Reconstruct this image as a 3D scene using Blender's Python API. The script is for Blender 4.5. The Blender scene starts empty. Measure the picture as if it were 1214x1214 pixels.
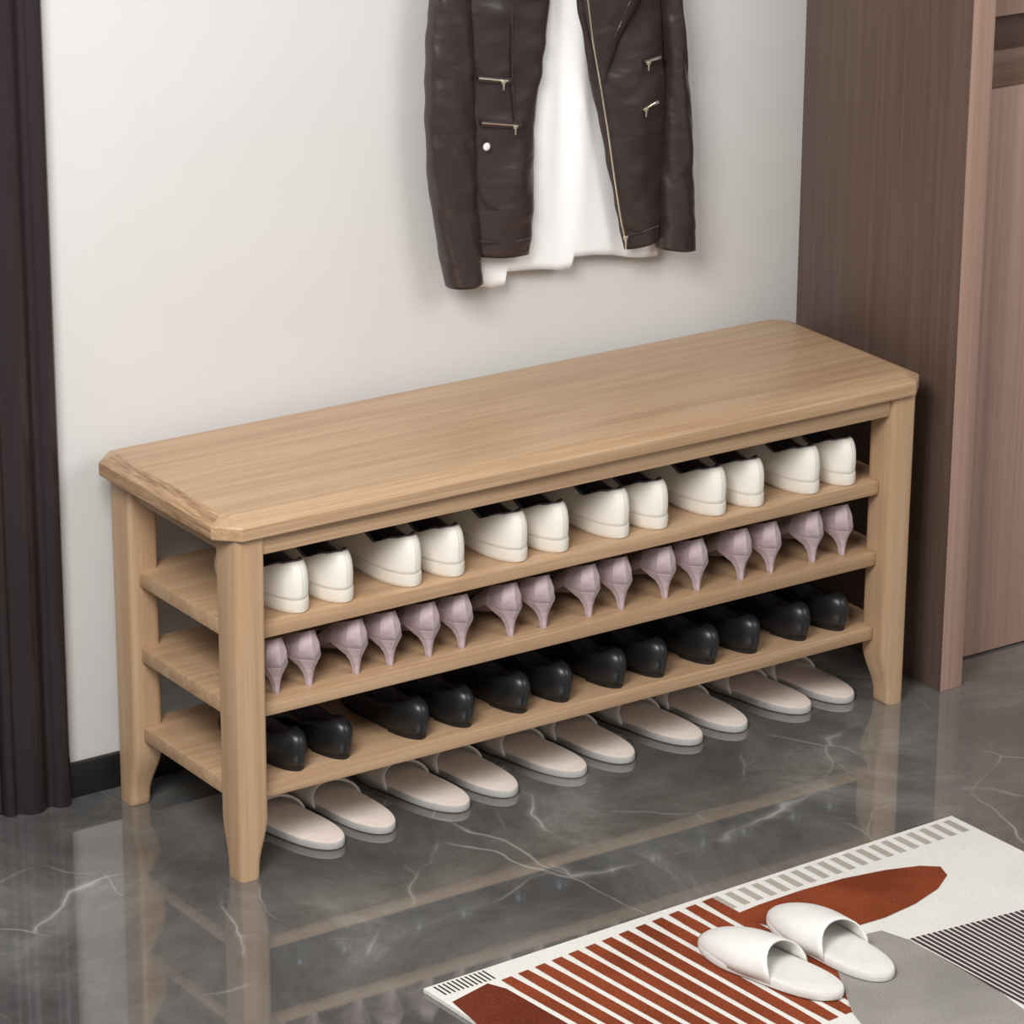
import bpy, bmesh, math, random
from mathutils import Vector, Matrix, noise
random.seed(4)
SC=bpy.context.scene; COL=SC.collection
PI=math.pi
try:
    SC.view_settings.view_transform='Standard'; SC.view_settings.look='None'
except Exception: pass
# ---------------------------------------------------------------- camera
CX,CY,CZ=-2.419,-4.214,2.298; A,P_,RO=.651,.3714,.02625; F=4653.; PPX,PPY=607+238.6,607+111.6
d=Vector((math.sin(A)*math.cos(P_),math.cos(A)*math.cos(P_),-math.sin(P_)))
r0=Vector((math.cos(A),-math.sin(A),0)); u0=r0.cross(d)
r2=r0*math.cos(RO)+u0*math.sin(RO); u2=-r0*math.sin(RO)+u0*math.cos(RO)
CP=Vector((CX,CY,CZ))
cam=bpy.data.cameras.new('camera'); co=bpy.data.objects.new('camera',cam); COL.objects.link(co)
M=Matrix((( r2.x,u2.x,-d.x,CX),(r2.y,u2.y,-d.y,CY),(r2.z,u2.z,-d.z,CZ),(0,0,0,1)))
co.matrix_world=M
cam.sensor_width=36; cam.lens=36*F/1214; cam.shift_x=-238.6/1214; cam.shift_y=111.6/1214
cam.clip_end=100
SC.camera=co
def proj(P):
    q=Vector(P)-CP; z=q.dot(d)
    return PPX+F*q.dot(r2)/z, PPY-F*q.dot(u2)/z
def ray(px,py): return (d+r2*((px-PPX)/F)-u2*((py-PPY)/F))
def on(ax,px,py,val):
    k=ray(px,py); t=(val-CP[ax])/k[ax]; return CP+k*t
def on_y(px,py,y): return on(1,px,py,y)
def on_z(px,py,z): return on(2,px,py,z)
def x_at(px,y,z):
    a,b=-1.,3.
    for _ in range(50):
        m=(a+b)/2
        if proj((m,y,z))[0]<px: a=m
        else: b=m
    return a
# ---------------------------------------------------------------- materials
def lin(c): return tuple([((v/255+.055)/1.055)**2.4 if v>10 else v/255/12.92 for v in c]+[1])
def newmat(n):
    m=bpy.data.materials.new(n); m.use_nodes=True; nt=m.node_tree
    return m,nt,nt.nodes['Principled BSDF']
def N(nt,t,**k):
    n=nt.nodes.new(t)
    for a,b in k.items():
        if a in n.inputs.keys(): n.inputs[a].default_value=b
        else: setattr(n,a,b)
    return n
def ramp(nt,stops):
    r=nt.nodes.new('ShaderNodeValToRGB'); e=r.color_ramp.elements
    while len(e)<len(stops): e.new(.5)
    for i,(p,c) in enumerate(stops): e[i].position=p; e[i].color=c
    return r
def plain(n,c,rough=.5,var=.06,scale=20,bump=0,bscale=200,spec=.5,sheen=0,metal=0,coat=0,bdist=.002):
    m,nt,b=newmat(n); tc=N(nt,'ShaderNodeTexCoord')
    no=N(nt,'ShaderNodeTexNoise',Scale=scale,Detail=3.)
    nt.links.new(tc.outputs['Object'],no.inputs['Vector'])
    a=lin([max(0,v*(1-var)) for v in c]); e=lin([min(255,v*(1+var)) for v in c])
    r=ramp(nt,[(.3,a),(.7,e)]); nt.links.new(no.outputs['Fac'],r.inputs['Fac'])
    nt.links.new(r.outputs['Color'],b.inputs['Base Color'])
    b.inputs['Roughness'].default_value=rough; b.inputs['Specular IOR Level'].default_value=spec
    b.inputs['Metallic'].default_value=metal; b.inputs['Sheen Weight'].default_value=sheen; b.inputs['Coat Weight'].default_value=coat
    if bump:
        n2=N(nt,'ShaderNodeTexNoise',Scale=bscale,Detail=4.); nt.links.new(tc.outputs['Object'],n2.inputs['Vector'])
        bp=N(nt,'ShaderNodeBump',Strength=bump,Distance=bdist); nt.links.new(n2.outputs['Fac'],bp.inputs['Height'])
        nt.links.new(bp.outputs['Normal'],b.inputs['Normal'])
    return m
def wood(n,cols,scale,rough=.42,fine=1.,dist=.4,spread=1.):
    m,nt,b=newmat(n); tc=N(nt,'ShaderNodeTexCoord')
    mp=N(nt,'ShaderNodeMapping'); mp.inputs['Scale'].default_value=scale
    nt.links.new(tc.outputs['Object'],mp.inputs['Vector'])
    n1=N(nt,'ShaderNodeTexNoise',Scale=1.6,Detail=5.,Distortion=dist); nt.links.new(mp.outputs['Vector'],n1.inputs['Vector'])
    mp2=N(nt,'ShaderNodeMapping'); mp2.inputs['Scale'].default_value=[v*(6 if v>3 else 2.5) for v in scale]
    nt.links.new(tc.outputs['Object'],mp2.inputs['Vector'])
    n2=N(nt,'ShaderNodeTexNoise',Scale=2.,Detail=3.); nt.links.new(mp2.outputs['Vector'],n2.inputs['Vector'])
    mx=N(nt,'ShaderNodeMath',operation='MULTIPLY_ADD'); mx.inputs[1].default_value=.6*fine
    nt.links.new(n2.outputs['Fac'],mx.inputs[0]); nt.links.new(n1.outputs['Fac'],mx.inputs[2])
    c=.5+.3*fine
    r=ramp(nt,[(c-.2*spread,lin(cols[0])),(c,lin(cols[1])),(c+.2*spread,lin(cols[2]))]); nt.links.new(mx.outputs[0],r.inputs['Fac'])
    nt.links.new(r.outputs['Color'],b.inputs['Base Color']); b.inputs['Roughness'].default_value=rough
    bp=N(nt,'ShaderNodeBump',Strength=.05,Distance=.001); nt.links.new(n2.outputs['Fac'],bp.inputs['Height']); nt.links.new(bp.outputs['Normal'],b.inputs['Normal'])
    return m
M_oakx=wood('oak_grain_along',[(165,132,101),(180,147,115),(190,158,126)],(1.1,34,34),.36,1.3,.8,1.5); M_oakz=wood('oak_grain_upright',[(174,141,109),(186,153,120),(194,162,130)],(36,36,1.0),.42,1.,.4,1.3); M_oaky=wood('oak_grain_across',[(158,125,94),(180,147,114),(191,159,126)],(34,1.8,34),.42,1.)
M_oake=wood('oak_end_grain',[(138,105,77),(171,138,106),(190,158,125)],(26,4,90),.45,1.,1.2,.8)
M_cabs=wood('veneer_shaded',[(88,69,61),(97,77,68),(105,85,76)],(70,70,.8),.45,.9,.3,1.4)  # wardrobe veneer with the shade of its side face put into the colour
M_cabf=wood('veneer_lit',[(160,129,114),(171,139,124),(180,149,134)],(80,80,.8),.45,.9,.3,1.3)  # same veneer in the brighter tone of the lit front
M_cabd=plain('brown_recess',(92,68,57),.6); M_black=plain('black_base',(26,24,25),.4)
M_rail=wood('brown_rail',[(112,86,72),(124,96,81),(134,106,90)],(.8,60,60),.45,.9)
M_wall=plain('wall_paint',(215,213,211),.85,.006,6,.06,120,.2)
M_trim=plain('dark_trim',(45,36,38),.25,.03,5); M_door=plain('dark_door',(48,36,40),.4,.05,8)
M_sole=plain('rubber_cream',(230,223,211),.5,.01); M_whiteu=plain('cream_white_leather',(241,236,227),.45,.01,15,.05,90); M_seam=plain('seam_grey',(214,208,198),.6,.02)
M_linb=plain('dark_grey_lining',(88,84,88),.8,.1,60); M_blk=plain('black_leather',(30,30,32),.36,.1,30,.05,150,.5)
M_blks=plain('black_sole',(22,22,23),.5)
M_mauve=plain('dusty_mauve',(188,168,173),.5,.05,70,.25,300,.35,.2); M_mauvel=plain('dark_insole',(50,43,46),.7); M_pumps=plain('mauve_sole',(140,124,130),.6)
M_beige=plain('beige_footbed',(230,216,206),.7,.02,60,.1,300); M_slsole=plain('grey_rubber_edge',(182,179,176),.6,.03,60,.3,300); M_vamp=plain('cream_vamp',(234,229,221),.6,.02,30,.1,200)
M_wfoot=plain('white_footbed',(226,223,218),.6,.02,60,.1,300); M_wvamp=plain('white_vamp',(232,230,226),.5,.02)
M_shirt=plain('white_cotton',(250,250,251),.8,.004,20,.1,400,.2)
M_gold=plain('pale_gold_metal',(235,222,195),.28,.03,40,metal=.85); M_pearl=plain('pearl',(240,236,228),.2,.02)
M_hang=wood('hanger_wood',[(152,121,91),(178,144,110),(191,159,126)],(4,20,20)); M_metal=plain('steel',(180,180,182),.25,metal=1.)
def leather():
    m,nt,b=newmat('brown_leather'); tc=N(nt,'ShaderNodeTexCoord'); L=nt.links.new
    n1=N(nt,'ShaderNodeTexNoise',Scale=6.,Detail=2.); L(tc.outputs['Object'],n1.inputs['Vector'])
    r=ramp(nt,[(.3,lin((49,38,39))),(.7,lin((56,43,43)))]); L(n1.outputs['Fac'],r.inputs['Fac']); L(r.outputs['Color'],b.inputs['Base Color'])
    b.inputs['Roughness'].default_value=.31; b.inputs['Specular IOR Level'].default_value=.75
    mp=N(nt,'ShaderNodeMapping'); mp.inputs['Scale'].default_value=(1,1,2.2); mp.inputs['Rotation'].default_value=(0,.35,0); L(tc.outputs['Object'],mp.inputs['Vector'])
    n2=N(nt,'ShaderNodeTexNoise',Scale=11.,Detail=1.5,Distortion=.6); L(mp.outputs['Vector'],n2.inputs['Vector'])
    n3=N(nt,'ShaderNodeTexVoronoi',Scale=500.); L(tc.outputs['Object'],n3.inputs['Vector'])
    b1=N(nt,'ShaderNodeBump',Strength=.5,Distance=.010); L(n2.outputs['Fac'],b1.inputs['Height'])
    b2=N(nt,'ShaderNodeBump',Strength=.08,Distance=.0006); L(n3.outputs['Distance'],b2.inputs['Height']); L(b1.outputs['Normal'],b2.inputs['Normal'])
    L(b2.outputs['Normal'],b.inputs['Normal']); return m
M_leather=leather()
def marble():
    m,nt,b=newmat('grey_marble'); tc=N(nt,'ShaderNodeTexCoord'); L=nt.links.new
    n1=N(nt,'ShaderNodeTexNoise',Scale=3.,Detail=10.,Roughness=.7,Distortion=.5); L(tc.outputs['Object'],n1.inputs['Vector'])
    r1=ramp(nt,[(.30,lin((70,69,68))),(.45,lin((91,90,89))),(.57,lin((110,109,107))),(.70,lin((142,140,137)))]); L(n1.outputs['Fac'],r1.inputs['Fac'])
    nd=N(nt,'ShaderNodeTexNoise',Scale=2.6,Detail=3.5,Roughness=.5); L(tc.outputs['Object'],nd.inputs['Vector'])
    sc=N(nt,'ShaderNodeVectorMath',operation='SCALE'); sc.inputs['Scale'].default_value=.22; L(nd.outputs['Color'],sc.inputs[0])
    ad=N(nt,'ShaderNodeVectorMath',operation='ADD'); L(tc.outputs['Object'],ad.inputs[0]); L(sc.outputs[0],ad.inputs[1])
    col=r1.outputs['Color']
    for s,w,am,ms,lo,rz in ((2.9,.0016,.6,3.8,.51,.5),(5.2,.0016,.4,4.6,.52,-.4)):
        mpv=N(nt,'ShaderNodeMapping'); mpv.inputs['Scale'].default_value=(1,.5,1); mpv.inputs['Rotation'].default_value=(0,0,rz); L(ad.outputs[0],mpv.inputs['Vector'])
        vo=N(nt,'ShaderNodeTexVoronoi',feature='DISTANCE_TO_EDGE',Scale=s); L(mpv.outputs['Vector'],vo.inputs['Vector'])
        rv=ramp(nt,[(0,(1,1,1,1)),(w,(.35,.35,.35,1)),(w*7,(0,0,0,1))]); L(vo.outputs['Distance'],rv.inputs['Fac'])
        mk=N(nt,'ShaderNodeTexNoise',Scale=ms,Detail=3.); L(tc.outputs['Object'],mk.inputs['Vector'])
        rm=ramp(nt,[(lo,(0,0,0,1)),(lo+.12,(am,am,am,1))]); L(mk.outputs['Fac'],rm.inputs['Fac'])
        mu=N(nt,'ShaderNodeMath',operation='MULTIPLY'); L(rv.outputs['Color'],mu.inputs[0]); L(rm.outputs['Color'],mu.inputs[1])
        mi=N(nt,'ShaderNodeMixRGB'); L(mu.outputs[0],mi.inputs['Fac']); L(col,mi.inputs['Color1']); mi.inputs['Color2'].default_value=lin((212,209,205)); col=mi.outputs['Color']
    L(col,b.inputs['Base Color']); b.inputs['Roughness'].default_value=.06; b.inputs['Specular IOR Level'].default_value=.75
    b.inputs['Coat Weight'].default_value=.95; b.inputs['Coat Roughness'].default_value=.02; b.inputs['Coat IOR'].default_value=1.66
    return m
M_floor=marble()
# ---------------------------------------------------------------- object helpers
def empty(name,loc,rz=0):
    o=bpy.data.objects.new(name,None); COL.objects.link(o); o.location=loc; o.rotation_euler=(0,0,rz); o.empty_display_size=.05; return o
def tag(o,label,cat,group=None):
    o['label']=label; o['category']=cat
    if group: o['group']=group
    return o
def finish(me,mat,smooth=35):
    mats=mat if isinstance(mat,list) else [mat]
    for m in mats: me.materials.append(m)
    if smooth:
        me.shade_smooth(); me.set_sharp_from_angle(angle=math.radians(smooth))
def link(name,bm,mat,parent=None,off=None,smooth=35,recalc=True):
    if recalc: bmesh.ops.recalc_face_normals(bm,faces=bm.faces)
    if off is not None: bmesh.ops.translate(bm,verts=bm.verts,vec=-Vector(off))
    me=bpy.data.meshes.new(name); bm.to_mesh(me); bm.free(); finish(me,mat,smooth)
    o=bpy.data.objects.new(name,me); COL.objects.link(o)
    if parent: o.parent=parent
    return o
def box(bm,a,b,bev=0,seg=2):
    r=bmesh.ops.create_cube(bm,size=1); vs=r['verts']
    for v in vs:
        v.co=Vector([(a[i]+b[i])/2+v.co[i]*(b[i]-a[i]) for i in range(3)])
    if bev:
        es=list({e for v in vs for e in v.link_edges})
        bmesh.ops.bevel(bm,geom=es,offset=bev,segments=seg,affect='EDGES',profile=.5)
def rings(bm,rs,closed=True,cap0=False,cap1=False,mi=0):
    vr=[[bm.verts.new(p) for p in r] for r in rs]; n=len(rs[0])
    for a,b in zip(vr,vr[1:]):
        for i in range(n if closed else n-1):
            j=(i+1)%n
            try: f=bm.faces.new((a[i],a[j],b[j],b[i])); f.material_index=mi
            except ValueError: pass
    if cap0: bm.faces.new(list(reversed(vr[0]))).material_index=mi
    if cap1: bm.faces.new(vr[-1]).material_index=mi
    return vr
def prism(bm,poly,z0,z1,bev=0):
    rings(bm,[[(x,y,z0) for x,y in poly],[(x,y,z1) for x,y in poly]],cap0=True,cap1=True)
    if bev: bmesh.ops.bevel(bm,geom=list(bm.edges),offset=bev,segments=2,affect='EDGES',profile=.5)
def mod_solid(o,t,off=0):
    m=o.modifiers.new('thickness','SOLIDIFY'); m.thickness=t; m.offset=off; return o
def tube(bm,pts,r,n=10):
    pts=[Vector(p) for p in pts]; rs=[]
    for i,p in enumerate(pts):
        t=(pts[min(i+1,len(pts)-1)]-pts[max(i-1,0)]).normalized()
        s=t.cross(Vector((0,0,1)) if abs(t.z)<.9 else Vector((0,1,0))).normalized(); w=t.cross(s)
        rs.append([p+(s*math.cos(2*PI*k/n)+w*math.sin(2*PI*k/n))*r for k in range(n)])
    rings(bm,rs,cap0=True,cap1=True)
def copy_tree(o,parent=None):
    c=o.copy(); COL.objects.link(c)
    if parent: c.parent=parent
    for ch in [x for x in o.children]: copy_tree(ch,c)
    return c
# ---------------------------------------------------------------- setting
L_,D_,Hb,H_=1.16,.3426,.4935,.5248; W,DL=.0459,.0543; YW=.3849; XC=1.231
def struct(name,bm,m,off=None,sm=35):
    o=link(name,bm,m,None,off,sm); o['kind']='structure'; return o
bm=bmesh.new(); box(bm,(-3,-6,-.05),(4,YW,0)); struct('floor',bm,M_floor)
bm=bmesh.new(); box(bm,(-3,YW,-.05),(4,YW+.1,2.7)); struct('wall_back',bm,M_wall)
bm=bmesh.new(); box(bm,(-.062,YW-.010,0),(XC-.001,YW,.052),.002); struct('baseboard_back',bm,M_black)
prof=[(0,0),(0,-.018),(-.002,-.025),(-.007,-.030),(-.014,-.032),(-.022,-.030),(-.027,-.024),(-.030,-.019),(-.034,-.018),(-.039,-.021),(-.048,-.028),(-.058,-.031),(-.068,-.028),(-.075,-.021),(-.079,-.017),(-.084,-.017),(-.088,-.021),(-.093,-.021),(-.098,-.017),(-.100,-.010),(-.100,0)]
bm=bmesh.new(); rings(bm,[[(-.064+x,YW+y,z) for x,y in prof] for z in (0,2.3)],cap0=True,cap1=True); struct('trim_1',bm,M_trim,sm=60)
bm=bmesh.new(); box(bm,(-1.0,YW-.008,0.004),(-.166,YW-.001,2.3))
box(bm,(-.9,YW-.016,.15),(-.24,YW-.008,1.0),.006); box(bm,(-.9,YW-.016,1.15),(-.24,YW-.008,2.2),.006)
struct('door_1',bm,M_door)
# ---------------------------------------------------------------- bench
bo=Vector((L_/2,D_/2,0)); bench=empty('shoe_bench',bo)
tag(bench,'light oak shoe bench with three shelves standing against the pale wall','bench')
def octo(ins,z,c=.030):
    x0,x1,y0,y1=-.0235+ins,L_+.020-ins,-.009+ins,D_+.013-ins; c=c-ins*.55
    P=[]
    for (x,y,sx,sy,sw) in ((x0,y0,1,1,0),(x1,y0,-1,1,1),(x1,y1,-1,-1,0),(x0,y1,1,-1,1)):
        a=[(x,y+sy*c),(x+sx*c,y)]
        P+= a if sw==0 else list(reversed(a))
    return [(p[0],p[1],z) for p in P]
bm=bmesh.new()
lv=[(.002,Hb),(0,Hb+.002),(0,H_-.0120),(.0035,H_-.0088),(.019,H_-.0020),(.022,H_-.0006),(.026,H_)]
rings(bm,[octo(i,z) for i,z in lv],cap0=True,cap1=True)
bmesh.ops.recalc_face_normals(bm,faces=bm.faces); bm.normal_update()
for f in bm.faces: f.material_index=1 if abs(f.normal.x)>.2 and abs(f.normal.y)<.5*abs(f.normal.x) else 0
bt_=link('bench_top',bm,[M_oakx,M_oake],bench,bo,22)
bv=bt_.modifiers.new('edge','BEVEL'); bv.width=.0010; bv.segments=2; bv.limit_method='ANGLE'; bv.angle_limit=math.radians(22)
def leg(x0,y0,sx,sy):
    bm=bmesh.new(); rs=[]
    for z in [0,.002,.01,.02,.03,.04,.05,.06,.07,.08,.09,.3,Hb-.0005]:
        t=max(0,min(1,(.088-z)/.075)); c=.0140*(t*t*(3-2*t))
        w,dl=W-c,DL-c
        if z==0: w-=.0012; dl-=.0012
        r=.009 if z<Hb-.1 else .007; ring=[]
        for (cx,cy,a0) in ((w-r,dl-r,0),(r,dl-r,90),(r,r,180),(w-r,r,270)):
            for k in range(5):
                a=math.radians(a0+k*22.5); ring.append((x0+sx*(cx+r*math.cos(a)),y0+sy*(cy+r*math.sin(a)),z))
        rs.append(ring)
    rings(bm,rs,cap0=True,cap1=True); link('leg',bm,M_oakz,bench,bo,60)
leg(0,0,1,1); leg(L_,0,-1,1); leg(0,D_,1,-1); leg(L_,D_,-1,-1)
za=Hb-.029
for (a,b,m) in (((W,.006,za),(L_-W,.024,Hb),M_oakx),((W,D_-.024,za),(L_-W,D_-.006,Hb),M_oakx),((.007,DL,za),(.025,D_-DL,Hb),M_oaky),((L_-.025,DL,za),(L_-.007,D_-DL,Hb),M_oaky)):
    bm=bmesh.new(); box(bm,a,b,.0015); link('apron',bm,m,bench,bo)
R_=.024; XL=.0128; ST=.021; ZS=[.3368,.2235,.1036]
g=.0002
for z in ZS:
    poly=[(W+g,R_),(L_-W-g,R_),(L_-W-g,DL+g),(L_-XL,DL+g),(L_-XL,D_-DL-g),(L_-W-g,D_-DL-g),(L_-W-g,D_-R_),(W+g,D_-R_),(W+g,D_-DL-g),(XL,D_-DL-g),(XL,DL+g),(W+g,DL+g)]
    bm=bmesh.new(); prism(bm,poly,z,z+ST,.002); link('shelf',bm,M_oakx,bench,bo)
# ---------------------------------------------------------------- wardrobe
wo=Vector((XC,0,0)); ward=empty('wardrobe',wo); tag(ward,'tall brown veneer wardrobe at the right end of the bench','wardrobe')
PX1=XC+.0428
bm=bmesh.new(); box(bm,(XC,-.002,0),(PX1,YW-.001,2.3),.001)
bm.normal_update()
for f in bm.faces: f.material_index=1 if f.normal.y<-.5 else 0  # front face takes the lit tone, the rest the painted-in shade
link('side_panel',bm,[M_cabs,M_cabf],ward,wo)
yd=on_z(1143,779,.003).y; zb=.003; zg0=on_y(1190,104,yd).z; zg1=on_y(1190,19,yd).z
bm=bmesh.new(); box(bm,(PX1+.0005,yd,zb),(PX1+.45,yd+.02,zg0),.0015); link('door',bm,M_cabf,ward,wo)
bm=bmesh.new(); box(bm,(PX1+.0005,yd,zg1),(PX1+.45,yd+.02,2.3),.0015); link('door',bm,M_cabf,ward,wo)
bm=bmesh.new(); box(bm,(PX1+.0005,yd+.022,zg0-.01),(PX1+.45,yd+.03,zg1+.01)); link('recess_back',bm,M_cabd,ward,wo)
zm=on_y(1190,60,yd).z
bm=bmesh.new(); box(bm,(PX1+.0005,yd+.004,zg0+.0005),(PX1+.45,yd+.02,zm),.0015); link('handle_rail',bm,M_rail,ward,wo)
bm=bmesh.new(); box(bm,(PX1+.0005,yd+.021,zb),(PX1+.45,YW-.001,zb+.018)); link('bottom_board',bm,M_cabs,ward,wo)
# ---------------------------------------------------------------- shoes
def interp(tab,s):
    for (a,va),(b,vb) in zip(tab,tab[1:]):
        if s<=b:
            t=(s-a)/(b-a); t=t*t*(3-2*t); return va+(vb-va)*t
    return tab[-1][1]
NP=56
def loop(Ln,tab,kh,kt,bend=0,y0=0.,sc=1.):
    P=[]
    for i in range(NP):
        th=2*PI*i/NP; s=(1-math.cos(th))/2; sg=1 if th<=PI else -1
        if i in (0,NP//2): w=0
        else:
            k=kh if s<.5 else kt; w=interp(tab,s)*max(0,1-abs(2*s-1)**k)**.5
        P.append((sg*w*sc+bend*(s if y0==0 else 0)**2,y0+Ln*s,s))
    return P
def solid_sole(bm,out,z0,z1,k1=.97):
    cy=sum(p[1] for p in out)/len(out); cx=sum(p[0] for p in out)/len(out)
    f0=z0 if callable(z0) else (lambda s:z0); f1=z1 if callable(z1) else (lambda s:z1)
    def rg(k,q): return [(cx+(x-cx)*k,cy+(y-cy)*(1-(1-k)*.4),f0(s)+(f1(s)-f0(s))*q) for x,y,s in out]
    rings(bm,[rg(.93,0),rg(.985,.12),rg(1.0,.35),rg(1.0,.85),rg(k1,1)],cap0=True,cap1=True)
def shell(bm,B,T,nr=9,toe=.35,heel=0.,out=0.):
    rs=[]
    for k in range(nr+1):
        v=k/nr; f=1-math.cos(v*PI/2); gz=math.sin(v*PI/2); R=[]
        for i in range(NP):
            s=(1-math.cos(2*PI*i/NP))/2; kk=toe*max(0,(s-.5)*2)
            fx=f*(1-kk)+v*kk; fz=gz*(1-kk)+v*kk
            b,t=B[i],T[i]; bl=heel*max(0,1-s*3)*math.sin(PI*v); bo_=1+out*math.sin(PI*v)*max(0,1-s*1.6)
            R.append(((b[0]+(t[0]-b[0])*fx)*bo_,b[1]+(t[1]-b[1])*fx-bl,b[2]+(t[2]-b[2])*fz))
        rs.append(R)
    rings(bm,rs)
    return rs
def lining(bm,T,zf):
    cy=sum(p[1] for p in T)/NP; cx=sum(p[0] for p in T)/NP
    def sh(k): return [(cx+(p[0]-cx)*k,cy+(p[1]-cy)*(1-(1-k)*.35),p[2]) for p in T]
    a=sh(.97); b=sh(.90)
    zz=[zf((p[1])) for p in b]
    rings(bm,[[(p[0],p[1],p[2]) for p in T],[(p[0],p[1],p[2]-.001) for p in a],[(p[0],p[1],(p[2]*.5+z*.5)) for p,z in zip(b,zz)],[(p[0],p[1],z) for p,z in zip(b,zz)]],cap1=True)
def tube_loop(bm,T,r,n=6):
    rs=[]
    for i in range(NP):
        p=Vector(T[i]); t=(Vector(T[(i+1)%NP])-Vector(T[i-1])).normalized(); s=t.cross(Vector((0,0,1))).normalized(); w=t.cross(s)
        rs.append([p+(s*math.cos(2*PI*k/n)+w*math.sin(2*PI*k/n))*r for k in range(n)])
    rings(bm,rs+[rs[0]]); bmesh.ops.remove_doubles(bm,verts=bm.verts,dist=1e-6)
def sneaker(side):
    o=empty('sneaker',(0,0,0)); Ln=.222; bend=-side*.003; h=.019
    tab=[(0,.0340),(.2,.0335),(.45,.031),(.72,.035),(1,.030)]
    out=loop(Ln,tab,2.6,2.8,bend)
    bm=bmesh.new(); solid_sole(bm,out,0,h,k1=.99); link('sole',bm,M_sole,o)
    B=[(x*.94,Ln/2+(y-Ln/2)*.976,h-.001) for x,y,s in out]
    top=loop(.122,[(0,.0215),(.3,.0250),(.7,.0225),(1,.015)],2.3,2.4,0,.014)
    zt=[(0,.071),(.12,.067),(.42,.051),(.8,.060),(1,.071)]
    T=[(x+bend*.15,y,interp(zt,s)) for x,y,s in top]
    bm=bmesh.new(); R=shell(bm,B,T,12,.45,.004,.03); u=link('upper',bm,M_whiteu,o,smooth=80); mod_solid(u,.0016,0)
    bm=bmesh.new(); lining(bm,T,lambda y:h+.008); link('lining',bm,M_linb,o)
    bm=bmesh.new(); tube_loop(bm,T,.0021,8); link('padded_collar',bm,M_linb,o,smooth=80)
    bm=bmesh.new(); tube(bm,[Vector(R[k][0])+Vector((0,-.0008,0)) for k in range(1,12)],.0005,6); link('heel_seam',bm,M_seam,o,smooth=80)
    bm=bmesh.new(); gr=[]
    for k in range(6):
        v=k/5; y=.140-.040*v; z=.063+.020*v**.8; w=.013+.003*v
        gr.append([(w*math.sin(a),y+.004*math.cos(a*1.2),z+.006*math.cos(a*1.2)-.004*v*abs(a)) for a in [(-1+2*j/8)*1.2 for j in range(9)]])
    rings(bm,gr,closed=False); t=link('tongue',bm,M_linb,o,smooth=80); mod_solid(t,.002)
    return o
def loafer(side):
    o=empty('loafer',(0,0,0)); Ln=.225; bend=-side*.004
    tab=[(0,.0335),(.2,.0325),(.42,.029),(.7,.034),(1,.025)]
    out=loop(Ln,tab,2.1,2.4,bend)
    z0=lambda s: .004*max(0,min(1,(.5-s)/.25))
    inn=[(x*.93,Ln/2+(y-Ln/2)*.97,s) for x,y,s in out]
    bm=bmesh.new(); solid_sole(bm,inn,z0,lambda s:z0(s)+.004); link('sole',bm,M_blks,o)
    hl=[(x*.97,y+.001) for x,y,s in inn if s<.27]; hl=sorted([p for p in hl if p[0]>0],key=lambda p:p[1])+sorted([p for p in hl if p[0]<=0],key=lambda p:-p[1])
    bm=bmesh.new(); prism(bm,hl,0,.0048); link('heel_block',bm,M_blks,o)
    B=[(x*.93,Ln/2+(y-Ln/2)*.97,z0(s)+.003) for x,y,s in out]
    top=loop(.118,[(0,.0190),(.3,.0235),(.7,.0215),(1,.015)],2.1,2.4,0,.017)
    T=[(x+bend*.15,y,interp([(0,.055),(.2,.047),(.5,.035),(.8,.039),(1,.045)],s)) for x,y,s in top]
    bm=bmesh.new(); shell(bm,B,T,14,.5,.008,.09); u=link('upper',bm,M_blk,o,smooth=80); mod_solid(u,.0015,0)
    bm=bmesh.new(); tube_loop(bm,T,.0011); link('topline_piping',bm,M_blk,o,smooth=80)
    bm=bmesh.new(); lining(bm,T,lambda y:.014); link('lining',bm,M_linb,o)
    return o
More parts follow.
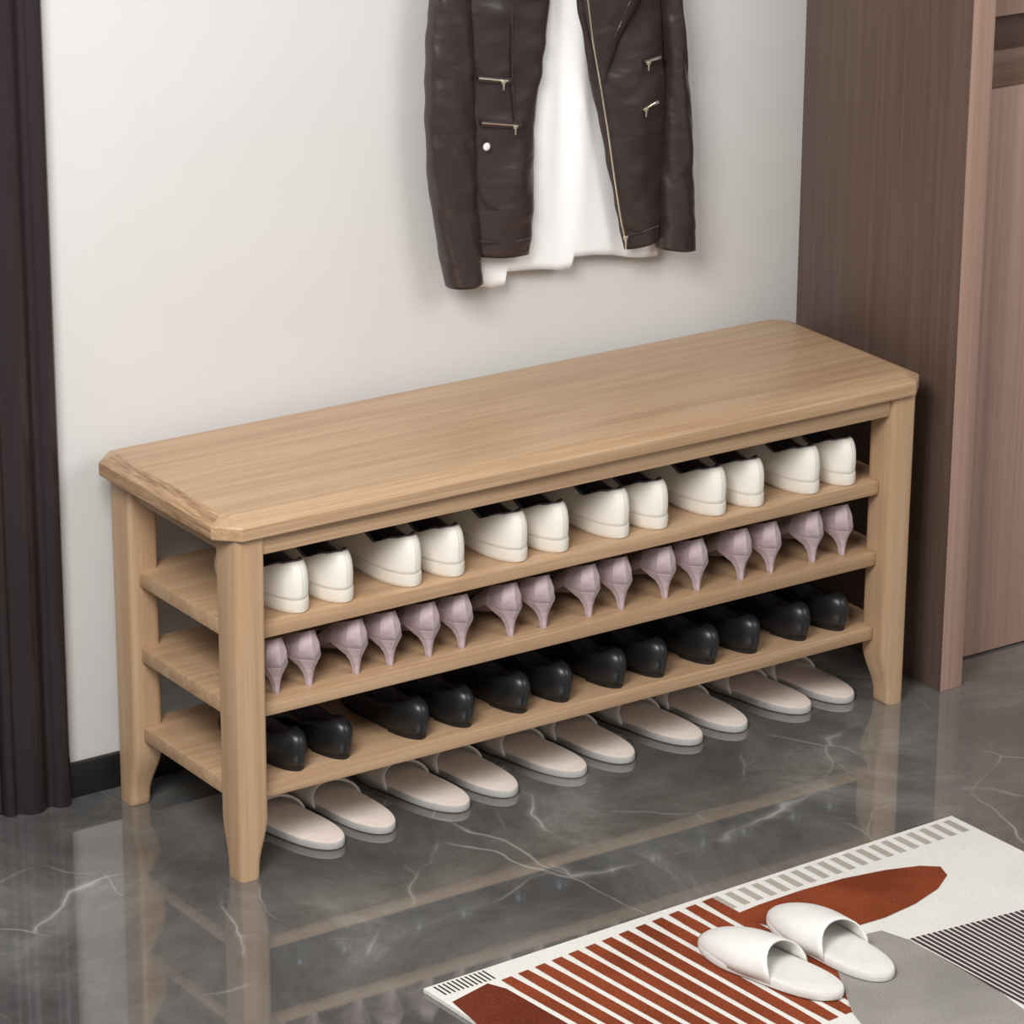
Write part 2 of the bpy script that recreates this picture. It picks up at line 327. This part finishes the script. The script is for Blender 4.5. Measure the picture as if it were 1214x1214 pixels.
def pump(side):
    global NP
    NP=12
    o=empty('heeled_pump',(0,0,0)); Ln=.176; bend=-side*.002; HR=.040
    tab=[(0,.0300),(.2,.0280),(.42,.021),(.68,.0262),(.86,.020),(1,.010)]
    out=loop(Ln,tab,2.5,3.,bend)
    def zc(s):
        t=max(0,min(1,(s-.26)/.42)); t=t*t*(3-2*t); return .001+HR*(1-t)
    bm=bmesh.new(); solid_sole(bm,[(x*.86,Ln/2+(y-Ln/2)*.95,s) for x,y,s in out],lambda s:zc(s)-.001,lambda s:zc(s)+.0025); link('sole',bm,M_pumps,o)
    B=[(x*.985,Ln/2+(y-Ln/2)*.995,zc(s)+.001) for x,y,s in out]
    top=loop(.116,[(0,.0190),(.3,.0200),(.75,.0195),(1,.016)],2.3,2.4,0,.011)
    T=[(x+bend*.3,y,zc(y/Ln)+interp([(0,.040),(.12,.034),(.5,.019),(.8,.019),(1,.024)],s)) for x,y,s in top]
    bm=bmesh.new()      # straight, faceted quarters
    rings(bm,[B,[(b[0]*.55+t[0]*.45+0.10*b[0],b[1]*.62+t[1]*.38,b[2]*.52+t[2]*.48) for b,t in zip(B,T)],T]); u=link('upper',bm,M_mauve,o,smooth=8); mod_solid(u,.0012,0)
    bm=bmesh.new(); lining(bm,T,lambda y:zc(y/Ln)+.004); link('insole',bm,M_mauvel,o)
    c_=Ln/2; seat=[(x*.985,c_+(y-c_)*.995) for x,y,s in out if s<.30]
    rt=sorted([p for p in seat if p[0]>1e-6],key=lambda p:p[1]); lt=sorted([p for p in seat if p[0]<-1e-6],key=lambda p:-p[1]); mid=[p for p in seat if abs(p[0])<=1e-6]
    ol=mid+rt+lt; bm=bmesh.new(); rs=[]; cyy=.0125
    for z,k,ky in ((HR+.003,1.0,1.0),(HR,.98,.96),(HR-.014,.46,.38),(HR-.022,.30,.26),(.010,.22,.20),(.0,.18,.16)):
        rs.append([(x*k,cyy+(y-cyy)*ky,z) for x,y in ol])
    rings(bm,rs,cap0=True,cap1=True); link('heel',bm,M_mauve,o,smooth=8)
    NP=56
    return o
def slipper(side,mf,mv,ms,Ln=.235,wid=1.,vh=.042,st=.009,s0=.47,vt=.002):
    o=empty('house_slipper',(0,0,0)); bend=-side*.004
    tab=[(0,.0300*wid),(.2,.0302*wid),(.45,.0305*wid),(.72,.0345*wid),(1,.033*wid)]
    out=loop(Ln,tab,3.2,2.8,bend)
    bm=bmesh.new(); solid_sole(bm,out,0,st,.985); link('sole',bm,ms,o)
    o2=[(x*.972,Ln/2+(y-Ln/2)*.988,s) for x,y,s in out]
    bm=bmesh.new(); rings(bm,[[(x,y,st-.0003) for x,y,s in o2],[(x,y,st+.0012) for x,y,s in o2],[(x*.97,Ln/2+(y-Ln/2)*.98,st+.0018) for x,y,s in o2],[(x*.6,Ln/2+(y-Ln/2)*.6,st+.0014) for x,y,s in o2]],cap1=True); link('footbed',bm,mf,o,smooth=60)
    bm=bmesh.new(); rs=[]
    for k in range(15):
        s=s0+(.99-s0)*k/14; w=interp(tab,s)*max(0,1-abs(2*s-1)**2.8)**.5; hh=vh*(max(0,1-((s-s0)/(1-s0))**2.0))**.65*.95+.003
        row=[]
        for j in range(17):
            a=PI*j/16; x=w*math.cos(a); zz=st-.004+(hh)*math.sin(a)**.7
            yy=Ln*s+ (1-math.sin(a))*(-.024)*(1-(k/14))
            row.append((x+bend*s*s,yy,zz))
        rs.append(row)
    rings(bm,rs,closed=False); v=link('vamp',bm,mv,o,smooth=80); mod_solid(v,vt,0)
    return o
ORD6=['leftmost pair','second pair from the left','third pair from the left','third pair from the right','second pair from the right','rightmost pair']
ORD8=['leftmost pair','second pair from the left','third pair from the left','fourth pair from the left','fourth pair from the right','third pair from the right','second pair from the right','rightmost pair']
ORD5=['leftmost pair','second pair from the left','middle pair','second pair from the right','rightmost pair']
def place(proto_fn,lefts,rights,y,z,ords,desc,cat,group,sh=0,rot=0.):
    for side,xs in ((-1,lefts),(1,rights)):
        pr=proto_fn(side)
        for i,px in enumerate(xs):
            o=pr if i==0 else copy_tree(pr)
            o.location=(x_at(px+sh,y,z),y,z+.0003); o.rotation_euler=(0,0,math.radians(rot-side*.4))
            tag(o,'%s shoe of the %s of %s'%('left' if side<0 else 'right',ords[i],desc),cat,group)
place(sneaker,[347,481,607,728,843,954],[400,532,656,774,888,997],R_+.004,ZS[0]+ST,ORD6,'white sneakers, top shelf','sneaker','white sneakers on the top shelf',12)
place(pump,[325,420,506,603,696,786,876,961],[364,460,545,642,734,824,911,996],R_+.005,ZS[1]+ST,ORD8,'mauve pumps, middle shelf','high heel','mauve pumps on the middle shelf',9,-4.)
place(loafer,[343,488,608,722,832,940],[397,542,658,771,881,985],R_+.008,ZS[2]+ST,ORD6,'black loafers, bottom shelf','loafer','black loafers on the bottom shelf',15)
hl=[(418,999),(567,955),(706,914),(844,876),(973,839)]; hr=[(470,981),(616,938),(755,898),(889,861),(1016,827)]
for side,pts,rot in ((-1,hl,10.),(1,hr,4.)):
    pr=slipper(side,M_beige,M_vamp,M_slsole,.242,1.25 if side<0 else 1.22,.022,.011,.60,.003)
    for i,(px,py) in enumerate(pts):
        o=pr if i==0 else copy_tree(pr)
        q=on_z(px-(15 if side<0 else 8),py+1,.009); o.location=(q.x,q.y,.0003); o.rotation_euler=(0,0,math.radians(rot))
        tag(o,'%s slipper of the %s of beige slippers under the bench'%('left' if side<0 else 'right',ORD5[i]),'slipper','beige slippers under the bench')
# ---------------------------------------------------------------- rug
ZR=.006
a=on_z(502,1172,ZR); b=on_z(1128,967,ZR); e=(b-a); e.z=0; e.normalize(); n=Vector((e.y,-e.x,0))
rl=(b-a).length
def rug_poly(bm,pts,z,mi):
    vs=[bm.verts.new((p.x,p.y,z)) for p in pts]
    f=bm.faces.new(vs); f.material_index=mi
    f.normal_update()
    if f.normal.z<0: f.normal_flip()
def P(px,py): return on_z(px,py,ZR)
bm=bmesh.new()
cs=[a,b,b+n*.8,a+n*.8]
rings(bm,[[(p.x,p.y,0.0005) for p in cs],[(p.x,p.y,ZR) for p in cs]],cap0=True,cap1=True)
bmesh.ops.recalc_face_normals(bm,faces=bm.faces)
z1=ZR+.0003; z2=ZR+.0006; z3=ZR+.0009; z4=ZR+.0012
def rect_uv(u0,v0,u1,v1,z,mi,sk=0):
    q=[a+e*u0+n*v0,a+e*u1+n*v0,a+e*(u1+sk)+n*v1,a+e*(u0+sk)+n*v1]; rug_poly(bm,q,z,mi)
u=rl*.51
while u<rl-.02:
    rect_uv(u,.009,u+.0120,.052,z1,6); u+=.0235
u=.012
while u<.09:
    rect_uv(u,.004,u+.0028,.032,z1,3); u+=.0070
rug_poly(bm,[P(536,1188),P(578,1166),P(600,1172),P(790,1280),P(640,1280)],z1,5)
NB=13
for i in range(NB):
    t=i/(NB-1)
    s0=Vector((600,1160)).lerp(Vector((838,1067)),t); e0=s0+Vector((210,118))
    w=Vector((6.9,-2.7)); up=[];dn=[]
    for k in range(9):
        s=k/8; q=s0.lerp(e0,s); ww=w*(1 if 0<k<8 else .85); up.append(P(*(q+ww))); dn.append(P(*(q-ww)))
    for k in range(8): rug_poly(bm,[up[k],up[k+1],dn[k+1],dn[k]],z2,1)
rug_poly(bm,[P(*q) for q in [(868,1086),(900,1073),(950,1056),(1000,1042),(1050,1032),(1090,1027),(1115,1028),(1123,1038),(1112,1054),(1085,1072),(1050,1088),(1010,1100),(960,1104),(910,1098)]],z3,1)
rug_poly(bm,[P(*q) for q in [(985,1130),(1010,1112),(1045,1104),(1080,1116),(1140,1150),(1190,1180),(1225,1206),(1210,1290),(1080,1290),(1010,1200)]],z4,2)
for i in range(30):
    t=i/29; s0=Vector((1074,1114)).lerp(Vector((1262,1066)),t); e0=s0+Vector((170,92))*1.1
    w=Vector((2.0,-.6)); rug_poly(bm,[P(*(s0+w)),P(*(e0+w)),P(*(e0-w)),P(*(s0-w))],z1,4)
def pile(n_,c,v):      # woven pile: fine fibre noise over a slow shade change
    m=plain(n_,c,.95,v,420,.9,650,.05); nt=m.node_tree; b=nt.nodes['Principled BSDF']; src=b.inputs['Base Color'].links[0].from_socket
    tc=N(nt,'ShaderNodeTexCoord'); no=N(nt,'ShaderNodeTexNoise',Scale=7.,Detail=2.); nt.links.new(tc.outputs['Object'],no.inputs['Vector'])
    r=ramp(nt,[(.35,(1-v*2.2,)*3+(1,)),(.6,(1,1,1,1))]); nt.links.new(no.outputs['Fac'],r.inputs['Fac'])
    mi=N(nt,'ShaderNodeMixRGB',blend_type='MULTIPLY'); mi.inputs['Fac'].default_value=1; nt.links.new(src,mi.inputs['Color1']); nt.links.new(r.outputs['Color'],mi.inputs['Color2']); nt.links.new(mi.outputs['Color'],b.inputs['Base Color'])
    return m
M_r0=pile('cream_pile',(236,233,226),.02); M_r1=pile('terracotta_pile',(142,70,45),.14); M_r2=pile('grey_pile',(160,155,149),.08); M_r3=pile('black_pile',(52,44,46),.1); M_r4=pile('plum_pile',(84,66,70),.1); M_r5=pile('dark_rust_pile',(112,53,37),.15); M_r6=pile('grey_beige_pile',(182,175,165),.05)
rug=link('rug',bm,[M_r0,M_r1,M_r2,M_r3,M_r4,M_r5,M_r6],None,a,0,recalc=False); rug.location=a.copy(); rug.location.z=0
for v in rug.data.vertices: v.co.z+=a.z
tag(rug,'cream rug with terracotta stripes and leaf pattern on the marble floor','rug')
for side,(h_,t_),wh in ((-1,((997,1178),(837,1114)),'left'),(1,((1054,1157),(918,1078)),'right')):
    s=slipper(side,M_wfoot,M_wvamp,M_wfoot,.238,1.25,.038,.010,.46)
    hh=on_z(h_[0],h_[1],ZR+.01); tt=on_z(t_[0],t_[1],ZR+.01); dd=tt-hh
    ang=math.atan2(-dd.x,dd.y); s.location=(hh.x,hh.y,z4+.0003); s.rotation_euler=(0,0,ang)
    tag(s,'white house slipper on the rug, %s one of its pair'%wh,'slipper','white slippers on the rug')
# ---------------------------------------------------------------- jacket and shirt
def resample(pts,n):
    L=[0]
    for p,q in zip(pts,pts[1:]): L.append(L[-1]+math.hypot(q[0]-p[0],q[1]-p[1]))
    out=[]
    for k in range(n):
        t=L[-1]*k/(n-1); i=0
        while i<len(L)-2 and L[i+1]<t: i+=1
        s=(t-L[i])/(L[i+1]-L[i]); s=min(1,max(0,s))
        out.append((pts[i][0]+(pts[i+1][0]-pts[i][0])*s,pts[i][1]+(pts[i+1][1]-pts[i][1])*s))
    return out
def sheet(name,lp,rp,y,fn,mat,parent,off,nr=80,nc=36,th=.003):
    lp=resample(lp,nr); rp=resample(rp,nr); bm=bmesh.new(); rs=[]
    for i in range(nr):
        row=[]
        for j in range(nc):
            u=j/(nc-1); px=lp[i][0]+(rp[i][0]-lp[i][0])*u; py=lp[i][1]+(rp[i][1]-lp[i][1])*u
            q=on_y(px,py,y); q.y+=fn(u,i/(nr-1),q); row.append(q)
        rs.append(row)
    rings(bm,rs,closed=False); o=link(name,bm,mat,parent,off,80); mod_solid(o,th,0); return o
YJ=YW-.050
jo=on_y(665,0,YJ); jo.y=YJ
jac=empty('leather_jacket',jo); tag(jac,'dark brown leather biker jacket hanging open on the wall above the bench','jacket')
def wr(q,s=9,a=.005): return a*noise.noise(Vector((q.x*s*1.6,0,q.z*s*.8)))+a*.6*noise.noise(Vector((q.x*s*1.5+q.z*s*2+5,1,q.z*s*3-q.x*s)))
def body(u,v,q): return -.016*math.sin(PI*min(1,max(0,u)))**.7+wr(q)*1.4
LPL=[(590,-150),(560,-120),(552,0),(557,60),(558,140),(560,200),(562,260),(567,304)]; LPR=[(650,-160),(655,-80),(652,0),(643,60),(634,150),(632,205),(630,260),(627,301)]
sheet('front_panel',LPL,LPR,YJ,body,M_leather,jac,jo)
RPL=[(690,-160),(680,-80),(683,0),(700,95),(715,165),(728,235),(740,295)]; RPR=[(750,-150),(775,-120),(784,0),(788,100),(786,200),(783,281)]
sheet('front_panel',RPL,RPR,YJ,body,M_leather,jac,jo)
sheet('back_panel',[(590,-150),(565,0),(562,150),(568,290)],[(750,-150),(780,0),(786,150),(782,275)],YW-.012,lambda u,v,q:0,M_leather,jac,jo)
def sleeve(lp,rp,yc_,dep):
    n=110; lp=resample(lp,n); rp=resample(rp,n); bm=bmesh.new(); rs=[]
    for i in range(n):
        l=on_y(*lp[i],yc_); r=on_y(*rp[i],yc_); c=(l+r)/2; hv=(r-l)/2; ring=[]
        for k in range(40):
            t=2*PI*k/40; q=c+hv*math.cos(t)
            w=1+.20*noise.noise(Vector((math.cos(t)*.9,math.sin(t)*.9,c.z*13+math.cos(t)*.8)))+.13*noise.noise(Vector((math.cos(t)*1.2+3,math.sin(t)*1.2,c.z*34+math.cos(t)*1.0)))
            if i>n-8: w=1+(w-1)*.3
            ring.append((c.x+(q.x-c.x)*(1+(w-1)*.4),yc_+dep*math.sin(t)*w,q.z))
        rs.append(ring)
    rings(bm,rs); link_o=link('sleeve',bm,M_leather,jac,jo,80); mod_solid(link_o,.003,-1)
    bm=bmesh.new(); rs=[]
    for i,k_ in ((n-12,1.0),(n-11,1.03),(n-10,1.0)):
        l=on_y(*lp[i],yc_); r=on_y(*rp[i],yc_); c=(l+r)/2; hv=(r-l)/2
        rs.append([(c.x+(hv.x*math.cos(t))*k_,yc_+dep*k_*math.sin(t),c.z+hv.z*math.cos(t)) for t in [2*PI*k/40 for k in range(40)]])
    rings(bm,rs); link('cuff_seam',bm,M_leather,jac,jo,80)
sleeve([(560,-140),(525,-80),(510,0),(508,60),(505,130),(508,190),(513,235),(519,280),(525,315),(531,341)],[(600,-140),(570,-60),(556,0),(559,60),(560,140),(562,200),(564,250),(566,290),(568,315),(570,332)],YJ+.002,.026)
sleeve([(745,-140),(770,-60),(783,0),(787,60),(786,120),(783,200),(781,250),(780,294)],[(775,-140),(798,-80),(804,0),(810,60),(816,130),(819,190),(820,250),(822,294)],YJ+.002,.026)
lf=lambda u,v,q:-.017-.003*math.sin(PI*u)
sheet('lapel',[(688,-150),(684,-60),(684,0),(692,40),(706,92)],[(760,-150),(762,-60),(752,0),(728,40),(708,93)],YJ-.001,lf,M_leather,jac,jo,20,8,.003)
def strip(name,pts,y,w,mat,parent,n=24):
    pts=resample(pts,n); bm=bmesh.new(); tube(bm,[on_y(px,py,y) for px,py in pts],w,6)
    return link(name,bm,mat,parent,jo,60)
strip('front_zip',[(697,0),(703,50),(711,95),(720,150),(729,215),(736,260),(742,288)],YJ-.0200,.0013,M_gold,jac)
def pull(parent,px,py,l=10,y=YJ-.024):
    bm=bmesh.new(); t=on_y(px,py,y); box(bm,(t.x-.0035,t.y-.0015,t.z-.002),(t.x+.0035,t.y+.0015,t.z+.003),.0006); box(bm,(t.x-.0013,t.y-.0012,t.z-.002-l*.0013),(t.x+.0013,t.y+.0004,t.z-.0015),.0004)
    return link('zip_pull',bm,M_gold,parent,jo)
pull(jac,742,282,12,YJ-.021)
for p0,p1,pp in (((568,93),(602,96),(597,98)),((572,146),(614,149),(611,151)),((766,74),(780,69),(769,75)),((763,130),(777,122),(766,130))):
    y=YJ-.0225
    z=strip('pocket_zip',[p0,p1],y,.0014,M_gold,jac,4); pull(z,pp[0],pp[1],7,y-.002)
    bm=bmesh.new(); q0=on_y(*p0,y+.0035); q1=on_y(*p1,y+.0035); tube(bm,[q0+Vector((-.004,0,0)),q1+Vector((.004,0,0))],.0045,6); link('pocket_welt',bm,M_leather,jac,jo)
bm=bmesh.new(); q=on_y(577,174,YJ-.019); r=bmesh.ops.create_uvsphere(bm,u_segments=16,v_segments=10,radius=.006)
for v in bm.verts: v.co=Vector((v.co.x,v.co.y*.5,v.co.z))+q
link('snap_button',bm,M_pearl,jac,jo,80)
strip('pocket_seam',[(566,228),(575,244),(592,248),(604,240),(606,226)],YJ-.0175,.0012,M_leather,jac)
strip('pocket_seam',[(608,0),(606,60),(610,140),(612,220),(606,285)],YJ-.0170,.0014,M_leather,jac)
strip('pocket_seam',[(748,0),(735,30),(716,70)],YJ-.021,.0012,M_leather,jac)
strip('hem_seam',[(568,286),(590,288),(612,286),(628,283)],YJ-.0165,.0012,M_leather,jac)
strip('hem_seam',[(740,280),(760,276),(780,268)],YJ-.0165,.0012,M_leather,jac)
# shirt
YS=YW-.030
so=on_y(665,0,YS); sh=empty('white_shirt',so); tag(sh,'white cotton shirt hanging inside the leather jacket','shirt')
bt=[(566,339),(585,341),(599,338),(601,322),(620,320),(640,319),(664,320),(677,317),(680,304),(705,302),(725,302),(745,305),(762,305),(780,303)]
def boty(px):
    for (x0,y0),(x1,y1) in zip(bt,bt[1:]):
        if px<=x1: return y0+(y1-y0)*(px-x0)/(x1-x0)
    return bt[-1][1]
bm=bmesh.new(); rs=[]; nr,nc=60,200
for i in range(nr):
    v=i/(nr-1); row=[]
    for j in range(nc):
        u=j/(nc-1); px=568+(780-568)*u; yb=boty(px); py=-170+(yb+170)*v
        pxx=px+ (1-v)*(665-px)*.25
        q=on_y(pxx,py,YS); am=.9-.7*v**4
        q.y+=am*(.0050*math.sin(u*19+1.5*noise.noise(Vector((u*3,v*2,0))))+.0016*math.sin(u*37+2+v))
        row.append(q)
    rs.append(row)
rings(bm,rs,closed=False); o=link('shirt_body',bm,M_shirt,sh,so,80); mod_solid(o,.0015)
# hanger with hook on a wall peg (above the picture)
q=on_y(668,-165,YJ); ho=Vector((q.x,YJ,q.z)); hg=empty('coat_hanger',ho); tag(hg,'wooden coat hanger holding the leather jacket','hanger')
bm=bmesh.new(); tube(bm,[ho+Vector((x,0,-.25*abs(x)-.3*x*x)) for x in [(-.14+.28*k/16) for k in range(17)]],.008,10); link('hanger_arm',bm,M_hang,hg,ho,60)
bm=bmesh.new(); tube(bm,[ho+Vector((0,0,0)),ho+Vector((0,0,.05))]+[ho+Vector((.02-.02*math.cos(t),0,.05+.022*math.sin(t)+.0)) for t in [PI*k/8 for k in range(0,9)]],.0018,8); link('hook',bm,M_metal,hg,ho,60)
bm=bmesh.new(); tube(bm,[Vector((ho.x-.03,YS,ho.z-.02)),Vector((ho.x-.012,YS-.004,ho.z+.01)),Vector((ho.x,YJ+.003,ho.z+.012)),Vector((ho.x+.012,YS-.004,ho.z+.01)),Vector((ho.x+.03,YS,ho.z-.02))],.002,8); link('hanging_loop',bm,M_shirt,sh,so,60)
pg=Vector((ho.x+.02,YW,ho.z+.068)); peg=empty('wall_peg',pg); tag(peg,'metal wall peg carrying the coat hanger','peg')
bm=bmesh.new(); tube(bm,[pg,pg+Vector((0,-.06,0)),pg+Vector((0,-.068,.012))],.0025,10); link('peg_arm',bm,M_metal,peg,pg,60)
bm=bmesh.new(); box(bm,pg+Vector((-.012,-.004,-.02)),pg+Vector((.012,0,.02)),.002); link('wall_plate',bm,M_metal,peg,pg,60)
# ---------------------------------------------------------------- light
def area(name,loc,tgt,size,en,col):
    l=bpy.data.lights.new(name,'AREA'); l.energy=en; l.size=size; l.color=col; o=bpy.data.objects.new(name,l); COL.objects.link(o)
    o.location=loc; o.rotation_euler=(Vector(tgt)-Vector(loc)).to_track_quat('-Z','Y').to_euler(); return o
area('key_light',(-1.30,-1.45,2.25),(.05,.2,.5),1.0,78,(1,.985,.965))
area('fill_light',(1.9,-2.9,2.6),(.7,.1,.2),1.7,42,(1,.985,.96))
w=bpy.data.worlds.new('world'); SC.world=w; w.use_nodes=True
w.node_tree.nodes['Background'].inputs[0].default_value=(1,.995,.985,1); w.node_tree.nodes['Background'].inputs[1].default_value=.34
